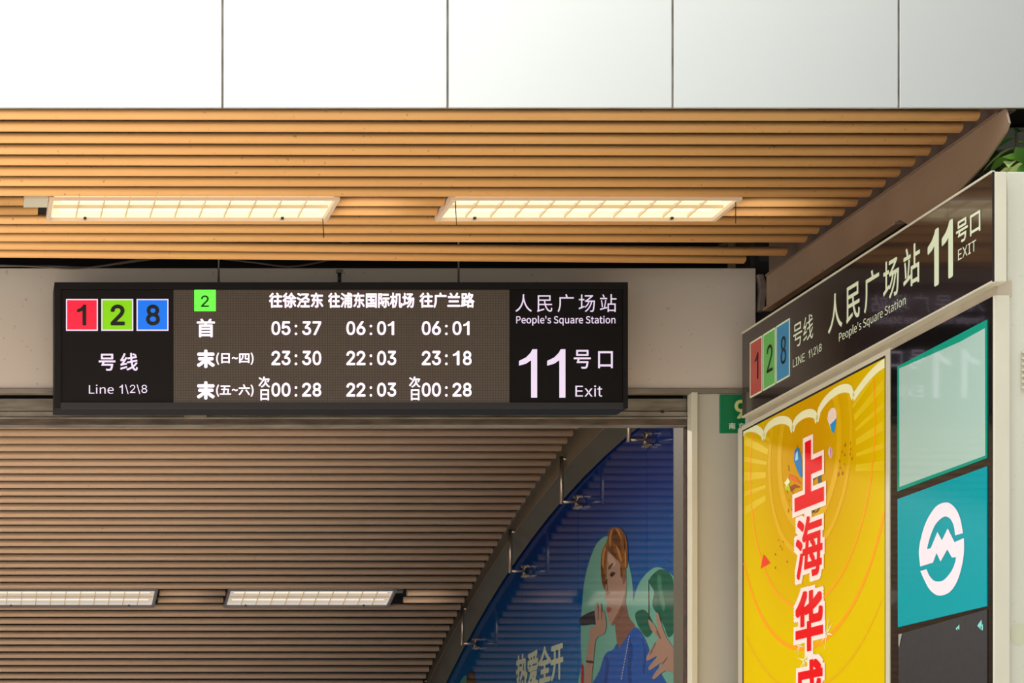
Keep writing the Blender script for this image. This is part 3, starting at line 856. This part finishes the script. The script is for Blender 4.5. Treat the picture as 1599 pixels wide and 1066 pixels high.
# ------------------------------------------------------------------ pillar
XH, XG = 3.69, 3.72
YP = 7.80
pi_ = thing('station_pillar', 'ivory metal clad pillar carrying the side sign and poster, at the right edge', 'pillar', (4.2, 9, 0))
xs0 = PF(1572.5, 0, YP).x
ztop = PF(0, 267.5, YP).z
obj('body', Bx((xs0, YP, 0), (5.1, 10.38, ztop)), M_ivory, pi_, bevel=.006)
yG = F * XG / (1549.5 - PU)
obj('corner_frame', Bx((XG, yG - .012, 0), (xs0 - .002, yG - .001, PF(0, 462, yG).z)), M_ivory2, pi_, bevel=.003)
obj('side_lining', Bx((XG + .02, yG + .03, 0), (xs0 + .02, 10.36, ZC + 1.98)), M_ivory2, pi_)
zh0 = XH * 800 / 1235; zh1 = XH / 1.8455
obj('recess_lining', Bx((XG + .012, yG, ZC + XG / 1.895), (xs0 + .01, 10.2, ZC + zh1 + .02)), mat('recess_metal', (186, 172, 150), .5, noise=.4, nscale=6), pi_)
for k in range(7):
    z = PF(0, 547 + k * 9.2, YP).z
    obj('vent_louver', Bx((PF(1593.5, 0, YP).x, YP - .012, z - .012), (PF(1680, 0, YP).x, YP + .002, z - .004)), M_ivory2, pi_)
bm = bmesh.new(); c = PF(1591.5, 990, YP - .001)
poly([c + Vector((math.cos(t * math.pi / 14) * .032, 0, math.sin(t * math.pi / 14) * .040)) for t in range(28)], bm)
obj('round_sticker', bm, mat('faded_sticker', (196, 194, 166), .5), pi_)

# header sign on the pillar
hy0 = F * XH / (1159 - PU); hy1 = F * XH / (1549.3 - PU)
hs = thing('exit_sign', 'angled black side sign with pale lettering and muted colour tiles on the ivory pillar', 'sign', (XH, 9, ZC + zh1))
bm = bmesh.new()
obj('face', Bx((XH, hy1, ZC + zh1), (XH + .008, hy0, ZC + zh0)), M_facehdr, hs)
xcap = PF(1572, 0, hy1).x
obj('box', Bx((XH + .008, hy1 - .001, ZC + zh1), (xcap, hy0, ZC + zh0)), M_ivory2, hs, bevel=.003)
bm = bmesh.new()
box(bm, (XH - .003, hy1, ZC + zh0 - .004), (XH + .01, hy0, ZC + zh0 + .004))
box(bm, (XH - .003, hy1, ZC + zh1 - .004), (XH + .01, hy0, ZC + zh1 + .004))
obj('edge_trim', bm, M_ivory2, hs)
xq = XH - .0015
for (a, b_, rgb, n, na, nb) in ((1172, 1190, (176, 70, 60), '1', 1178.6, 1183.6), (1192.2, 1210.8, (96, 176, 84), '2', 1197, 1206), (1213, 1233, (50, 132, 176), '8', 1219, 1227)):
    ya, yb = F * xq / (a - PU), F * xq / (b_ - PU)
    t = obj('line_tile', Bx((xq - .001, yb, ZC + 2.072), (xq + .0014, ya, ZC + 2.317)), mat('muted_tile_' + n, rgb, .35, emit=.06), hs)
    bm = bmesh.new()
    e = .004
    for (p0, p1, q0, q1) in ((yb - e, yb + e * .6, 2.068, 2.321), (ya - e * .6, ya + e, 2.068, 2.321), (yb, ya, 2.066, 2.073), (yb, ya, 2.315, 2.322)):
        box(bm, (xq - .002, p0, ZC + q0), (xq, p1, ZC + q1))
    obj('tile_rim', bm, M_hdrtxt, hs)
    obj('numeral', stext(n, na, nb, 2.135, 2.258, xq - .003, .0), M_inkk, hs)
def HT(s, a, b, z0, z1, bold=.0, space=1.0):
    obj('lettering', stext(s, a, b, z0, z1, xq, bold, space), M_hdrtxt, hs)
HT('号线', 1238.5, 1269.5, 2.176, 2.284, .0)
HT('LINE', 1238, 1256.5, 2.096, 2.132)
HT('1', 1262.3, 1264.8, 2.096, 2.132)
HT('\\2\\8', 1266.5, 1283, 2.094, 2.132)
HT('人民广场站', 1293, 1436.5, 2.148, 2.307, .004, 1.12)
HT("People's Square Station", 1310, 1414, 2.084, 2.132)
HT('1', 1448.5, 1466, 2.097, 2.311, .02)
HT('1', 1470.5, 1488, 2.097, 2.311, .02)
HT('号口', 1493, 1531, 2.203, 2.287, .006)
HT('EXIT', 1496, 1524, 2.144, 2.183, .0)

# yellow poster light box
zg = ZC + XG / 1.905
py0 = F * XG / (1160.5 - PU); py1 = F * XG / (1383 - PU)
po = thing('poster_lightbox', 'tall yellow poster light box with red vertical characters and white scallops', 'poster', (XG, 9.4, 0))
obj('poster_panel', Bx((XG, py1 + .004, .2), (XG + .006, py0 - .004, zg - .006)), M_yel, po)
bm = bmesh.new()
box(bm, (XG - .002, py0 - .006, .2), (XG + .018, py0 + .006, zg)); box(bm, (XG - .002, py1 - .004, .2), (XG + .018, py1 + .004, zg)); box(bm, (XG - .002, py1, zg - .008), (XG + .018, py0, zg))
obj('black_gasket', bm, M_inkk, po)
yq1 = F * XG / (1390 - PU)
obj('mullion', Bx((XG - .004, yq1, .2), (XG + .018, py1 - .005, zg + .004)), M_ivory2, po, bevel=.002)
obj('top_rail', Bx((XG - .002, yq1, zg + .001), (XG + .018, py0 + .01, zg + .022)), M_ivory2, po, bevel=.002)
Yc, Zc = 9.456, ZC + 1.724
def clipY(P): return P
def arcpts(r, a0, a1, n=60):
    return [(Yc - r * math.cos(math.radians(a0 + (a1 - a0) * i / n)), Zc + r * math.sin(math.radians(a0 + (a1 - a0) * i / n))) for i in range(n + 1)]
M_or = glossprint('poster_orange', (232, 150, 10)); M_or2 = glossprint('poster_amber', (210, 164, 0)); M_pale = glossprint('poster_pale', (226, 214, 120)); M_ray = glossprint('poster_ray', (212, 180, 18))
M_scal = glossprint('poster_cream', (226, 222, 176)); M_rd = glossprint('poster_red', (214, 0, 10)); M_wh = glossprint('poster_white', (240, 214, 206))
ymin, ymax = py1 + .006, py0 - .006; zmax = zg - .01
# scallop band in metres on the poster plane
def yzp(x, y, sc=5.922, ox=1150, oy=560):
    q = PS(ox + x / sc, oy + y / sc, XG); return (q.y, q.z)
nodes_ = [(62, 700), (150, 640), (255, 735), (400, 567), (522, 665), (652, 505), (748, 575), (950, 283), (1083, 360), (1340, 50)]
sc_path = []
keys = [yzp(*n_) for n_ in nodes_]
vall = [keys[0], keys[2], keys[4], keys[6], keys[8]]
peaks = [keys[1], keys[3], keys[5], keys[7], keys[9]]
arcs = []
for i in range(4):
    A, Bv, C = vall[i], peaks[i], vall[i + 1]
    n = 14; seg = []
    for k in range(n + 1):
        t_ = k / n
        y_ = A[0] + (C[0] - A[0]) * t_
        base = A[1] + (C[1] - A[1]) * t_
        h = Bv[1] - (A[1] + (C[1] - A[1]) * ((Bv[0] - A[0]) / (C[0] - A[0])))
        seg.append((y_, base + h * math.sqrt(max(0, 1 - (2 * t_ - 1) ** 2))**.9))
    arcs.append(seg)
A = vall[4]; Bv = (ymin, peaks[4][1])
seg = []
for k in range(13):
    t_ = k / 12
    seg.append((A[0] + (ymin - A[0]) * t_, A[1] + (min(Bv[1], zmax - .02) - A[1]) * math.sin(t_ * math.pi / 2)))
arcs.append(seg)
allp = [p for s_ in arcs for p in s_]
# rays and rings lie below the scallops
def ztop_at(y):
    for i in range(len(allp) - 1):
        if allp[i + 1][0] <= y <= allp[i][0]:
            d_ = allp[i][0] - allp[i + 1][0]
            return allp[i][1] if d_ < 1e-9 else allp[i + 1][1] + (allp[i][1] - allp[i + 1][1]) * (y - allp[i + 1][0]) / d_
    return zmax
for k in range(33):
    bm = bmesh.new()
    a = math.radians(-8 + k * 6.0); w = math.radians(1.5)
    if k % 2: w *= .6
    r0, r1 = .50, 1.2
    for i in range(48):
        ra = r0 + (r1 - r0) * i / 48; rb = r0 + (r1 - r0) * (i + 1) / 48
        q = []
        ok = True
        for r, s in ((ra, -1), (rb, -1), (rb, 1), (ra, 1)):
            y_ = Yc - r * math.cos(a + s * w); z_ = Zc - .1 + r * math.sin(a + s * w)
            if not (ymin < y_ < ymax) or z_ > min(zmax, ztop_at(y_)) - .002 or z_ < .25: ok = False
            q.append((XG - .0006, y_, z_))
        if ok: poly(q, bm)
    if len(bm.faces): obj('printed_ray', bm, M_ray, po)
    else: bm.free()
for r, w, m in ((.33, .05, M_or2), (.45, .03, M_or2), (.686, .014, M_or), (.865, .02, M_or), (1.05, .012, M_or2)):
    bm = bmesh.new(); P = arcpts(r, 0, 360, 120)
    for i in range(120):
        a, b2 = P[i], P[i + 1]
        if all(ymin < p[0] < ymax and p[1] < min(zmax, ztop_at(p[0])) and p[1] > .25 for p in (a, b2)):
            stroke([a, b2], w, XG - .0010, bm)
    obj('printed_ring', bm, m, po)
_n = M_yel.node_tree; _b = _n.nodes['Principled BSDF']      # the print deepens to amber behind the characters
_g = _n.nodes.new('ShaderNodeNewGeometry'); _s = _n.nodes.new('ShaderNodeVectorMath'); _s.operation = 'DISTANCE'
_s.inputs[1].default_value = (XG, Yc, Zc)
_r = _n.nodes.new('ShaderNodeMapRange'); _r.inputs['From Min'].default_value = .15; _r.inputs['From Max'].default_value = .85
_m = _n.nodes.new('ShaderNodeMix'); _m.data_type = 'RGBA'
_m.inputs[6].default_value = lin((196, 142, 0)); _m.inputs[7].default_value = lin((208, 178, 0))
_n.links.new(_g.outputs['Position'], _s.inputs[0]); _n.links.new(_s.outputs['Value'], _r.inputs['Value'])
_n.links.new(_r.outputs[0], _m.inputs[0]); _n.links.new(_m.outputs[2], _b.inputs['Base Color']); _n.links.new(_m.outputs[2], _b.inputs['Emission Color'])
bm = bmesh.new()
for s_ in arcs:
    stroke(s_, .036, XG - .0016, bm)
obj('printed_scallops', bm, M_scal, po)
def pprint(name, P, m, off=.0022, sc=6.272, ox=1190, oy=660):
    return obj(name, poly([PS(ox + a / sc, oy + b_ / sc, XG - off) for a, b_ in P]), m, po)
# emblem, balloons, confetti
pprint('printed_emblem', [(480,580),(500,530),(535,512),(530,540),(505,560),(490,590)], M_inkk)
pprint('printed_emblem', [(540,515),(580,505),(575,545),(590,600),(592,650),(575,640),(565,600),(550,590)], M_inkk)
pprint('printed_emblem', [(455,810),(478,850),(515,855),(520,870),(490,885),(465,850)], M_inkk)
pprint('printed_emblem', [(583,760),(575,820),(545,870),(512,890),(545,845),(568,790),(570,762)], M_inkk)
pprint('printed_ribbon', [(318,270),(345,240),(362,250),(385,350),(395,520),(380,535),(345,470),(312,375)], glossprint('poster_blue', (20, 110, 170)))
pprint('printed_ribbon', [(330,300),(350,270),(352,360),(322,372)], glossprint('poster_sky', (150, 200, 215)), .0028)
pprint('printed_star', [(215,590),(240,560),(250,530),(265,560),(275,575),(255,600),(235,625),(230,600)], M_scal, .0028)
pprint('printed_star', [(225,625),(240,610),(262,600),(275,650),(270,680),(248,650),(228,665)], glossprint('poster_lime', (170, 190, 30)), .0026)
pprint('printed_streamer', [(260,500),(330,530),(385,605),(330,580),(265,545)], glossprint('poster_dark_orange', (214, 96, 20)))
pprint('printed_streamer', [(275,620),(320,600),(380,630),(320,640),(285,680)], glossprint('poster_maroon', (150, 60, 20)))
pprint('printed_arrow', [(345,690),(350,705),(335,745),(325,790),(312,830),(305,810),(318,760),(305,745),(325,705)], glossprint('poster_violet', (90, 40, 140)))
pprint('printed_balloon', [(840,560),(850,490),(880,455),(905,452),(922,480),(925,540),(918,600),(905,670),(895,690),(880,670),(862,620)], glossprint('poster_balloon', (226, 200, 186)), .0022, 5.922, 1150, 560)
pprint('printed_balloon', [(865,610),(905,570),(925,545),(918,600),(905,670),(895,690),(880,670)], M_blu and glossprint('poster_balloon_blue', (20, 140, 200)), .0028, 5.922, 1150, 560)
pprint('printed_balloon', [(848,880),(852,835),(870,808),(885,830),(888,880),(878,920),(866,915)], glossprint('poster_balloon_pink', (214, 180, 190)), .0022, 5.922, 1150, 560)
pprint('printed_balloon', [(866,830),(872,815),(876,860),(874,915),(869,900)], glossprint('poster_violet2', (150, 90, 150)), .0028, 5.922, 1150, 560)
pprint('printed_triangle', [(150,352),(187,400),(133,432)], glossprint('poster_triangle', (220, 60, 30)), .0022, 3.553, 1150, 766)
bm = bmesh.new()
rr = random.Random(3)
conf = [(785,285),(808,315),(758,375),(805,405),(765,440),(745,505),(785,495),(868,258),(862,305),(880,350),(865,198),(812,218),(265,760),(258,860),(292,850),(258,430),(262,460),(245,680),(302,690),(388,290),(398,370),(345,232),(375,700)]
for (a, b_) in conf:
    c = PS(1190 + a / 6.272, 660 + b_ / 6.272, XG - .0022); g = rr.uniform(.006, .011); an = rr.uniform(0, 3)
    poly([c + Vector((0, g * math.cos(an + t_) * (1 if i % 2 else .5), g * math.sin(an + t_) * 1.0)) for i, t_ in enumerate((0, 1.57, 3.14, 4.71))], bm)
for (a, b_) in ((232,275),(258,285),(243,310),(215,355),(252,325),(280,395),(215,428)):
    c = PS(1150 + a / 3.553, 766 + b_ / 3.553, XG - .0022); g = rr.uniform(.004, .009)
    poly([c + Vector((0, g, 0)), c + Vector((0, 0, g)), c + Vector((0, -g, 0)), c + Vector((0, 0, -g * .5))], bm)
o = obj('printed_confetti', bm, glossprint('poster_confetti', (170, 96, 10)), po); o['kind'] = 'stuff'
for (cx0, cy0, R_) in ((500, 790, .075), (350, 860, .05), (378, 940, .08)):
    bm = bmesh.new(); c = PS(1150 + cx0 / 3.553, 766 + cy0 / 3.553, XG - .0022)
    for an in (0.2, 1.9, 2.6):
        d = Vector((0, math.cos(an), math.sin(an))) * R_; n_ = Vector((0, -math.sin(an), math.cos(an))) * R_ * .07
        poly([c + d, c + n_, c - d, c - n_], bm)
    obj('printed_sparkle', bm, M_scal, po)
for ch, z0_, z1_, bw in (('上', 1.489, 1.736, .024), ('海', 1.168, 1.424, .007), ('华', .853, 1.099, .013), ('成', .55, .797, .011)):
    obj('character_outline', stext(ch, 1243.5, 1283.5, z0_, z1_, XG - .0034, bw + .026, grow=1), M_wh, po)
    obj('character', stext(ch, 1243.5, 1283.5, z0_, z1_, XG - .0052, bw, grow=1), M_rd, po)

# black display case with logo panels
zt2 = ZC + XG / 1.895
dy1 = F * XG / (1549.3 - PU)
dc = thing('display_case', 'black glazed display case with a mint panel above a teal logo panel', 'display case', (XG, 8.2, 0))
obj('black_board', Bx((XG, dy1 + .0, .2), (XG + .018, yq1 - .003, zt2)), M_face, dc)
def dp(name, uvs, m, off, thick=None):
    P = [PS(u, v, XG - off) for u, v in uvs]
    return obj(name, poly(P, None, thick), m, dc)
M_teal = mat('logo_teal', (0, 146, 156), .4, emit=.10, coat=.15, spec=.05)
M_tealb = glossprint('mint_border', (10, 140, 116), .12, .6)
M_mint = mat('mint_panel', (168, 196, 186), .4, emit=.08, coat=.8, spec=.1)
dp('panel_border', [(1401, 572), (1540.5, 499), (1540.5, 715), (1401, 767)], M_tealb, .004, (.0035, 0, 0))
dp('mint_panel', [(1404, 575), (1448, 556), (1500, 533), (1538, 512), (1538.5, 711), (1404.5, 760)], M_mint, .0045)
dp('logo_panel', [(1401.5, 779), (1540.5, 728), (1540.5, 946), (1402, 979)], M_teal, .004, (.0035, 0, 0))
logo = [(1020,420),(1012,340),(1022,270),(1045,190),(1075,130),(1110,85),(1150,66),(1185,70),(1220,105),(1243,160),(1257,235),(1213,247),(1207,200),(1190,160),(1165,143),(1140,150),(1105,185),(1080,240),(1062,300),(1058,325),(1078,318),(1115,228),(1140,275),(1172,208),(1210,285),(1262,262),(1262,340),(1250,420),(1225,500),(1190,555),(1150,578),(1110,578),(1070,545),(1040,490),(1020,445),(1055,435),(1070,470),(1095,498),(1120,503),(1150,495),(1190,450),(1212,400),(1218,368),(1195,370),(1170,325),(1132,392),(1110,345),(1090,398)]
obj('emblem', poly([PS(1150 + a / 3.553, 766 + b_ / 3.553, XG - .006) for a, b_ in smooth(logo, (0, 10, 11, 19, 20, 21, 22, 23, 24, 25, 34, 35, 42, 43, 44, 45, 46, 47))]), glossprint('logo_pink', (232, 206, 214), .2, .5), dc)
dp('lower_panel', [(1403, 990), (1541, 951), (1541, 1500), (1403, 1500)], mat('charcoal_sheet', (50, 50, 54), .5, noise=.6, nscale=40, dark=(40, 40, 44), coat=.15, spec=.2), .003, (.0028, 0, 0))
bm = bmesh.new()
for cx0, cy0, g in ((1232, 757, .012), (1352, 745, .022), (1362, 758, .014), (1222, 764, .008)):
    c = PS(1150 + cx0 / 3.553, 766 + cy0 / 3.553, XG - .0045)
    poly([c + Vector((0, g * math.cos(i * 1.05) * (.6 if i % 2 else 1), g * math.sin(i * 1.05) * (.5 if i % 2 else 1))) for i in range(6)], bm)
obj('paint_chips', bm, glossprint('chip_teal', (120, 200, 190), .1), dc)
dp('torn_scrap', [(1403, 990), (1408.5, 989), (1406, 1000), (1404, 1011), (1402.8, 1006)], mat('torn_paper', (150, 154, 144), .6), .0052)

# ------------------------------------------------------------------ shrub on top of the pillar
pl_ = thing('leafy_shrub', 'glossy green leafy shrub showing above the top of the pillar', 'plant', (4.25, 8.4, ztop))
rr = random.Random(11)
lm = []
def leaf_mesh(L, W):
    bm = bmesh.new(); n = 5; rows = []
    for i in range(n + 1):
        t_ = i / n; w = W * math.sin(math.pi * (t_ ** .8)) * .5 + .0005
        z = -.25 * L * t_ * t_
        rows.append([bm.verts.new((-w, L * t_, z + w * .35)), bm.verts.new((0, L * t_, z)), bm.verts.new((w, L * t_, z + w * .35))])
    for i in range(n):
        for k in range(2):
            bm.faces.new((rows[i][k], rows[i][k + 1], rows[i + 1][k + 1], rows[i + 1][k]))
    return bm
greens = [mat('leaf_green', (110, 160, 60), .35, noise=.5, nscale=14, dark=(70, 120, 40)), mat('leaf_dark', (70, 116, 46), .35), mat('leaf_light', (190, 214, 130), .35)]
metas = []
for g in greens:
    for L, W in ((.13, .05), (.10, .04)):
        me = bpy.data.meshes.new('leaf'); bm = leaf_mesh(L, W); bm.to_mesh(me); bm.free(); me.materials.append(g)
        for p_ in me.polygons: p_.use_smooth = True
        metas.append(me)
M_twig = mat('twig', (84, 64, 44), .7)
for s in range(16):
    bx_, by_ = 3.88 + rr.random() * .5, 7.95 + rr.random() * .6
    top = Vector((bx_ + rr.uniform(-.12, .12), by_ + rr.uniform(-.1, .1), ztop + .10 + rr.random() * .16))
    base = Vector((bx_, by_, ztop + .001))
    stems = bmesh.new()
    tube([base, (base + top) / 2 + Vector((.02, 0, .01)), top], .005, 5, stems)
    obj('stem', stems, M_twig, pl_, smooth=True)
    for k in range(10):
        t_ = .3 + .7 * k / 9
        p = base.lerp(top, t_)
        o = bpy.data.objects.new('leaf', rr.choice(metas))
        COL.objects.link(o); o.parent = pl_
        p.z = max(p.z, ztop + .045)
        o.location = p - Vector(pl_.location)
        o.rotation_euler = (rr.uniform(-.5, .7), rr.uniform(-.5, .5), rr.uniform(0, 6.28))

# ------------------------------------------------------------------ unseen building added right of the forecourt to shade the fascia
nb = obj('shade_block', Bx((6.3, -14, 0), (9, 5.6, 11.5)), mat('shade_block_wall', (110, 111, 106), .8, noise=.4))
nb['label'] = 'unseen building wing beside the forecourt, out of the picture on the right'; nb['category'] = 'shade_block'
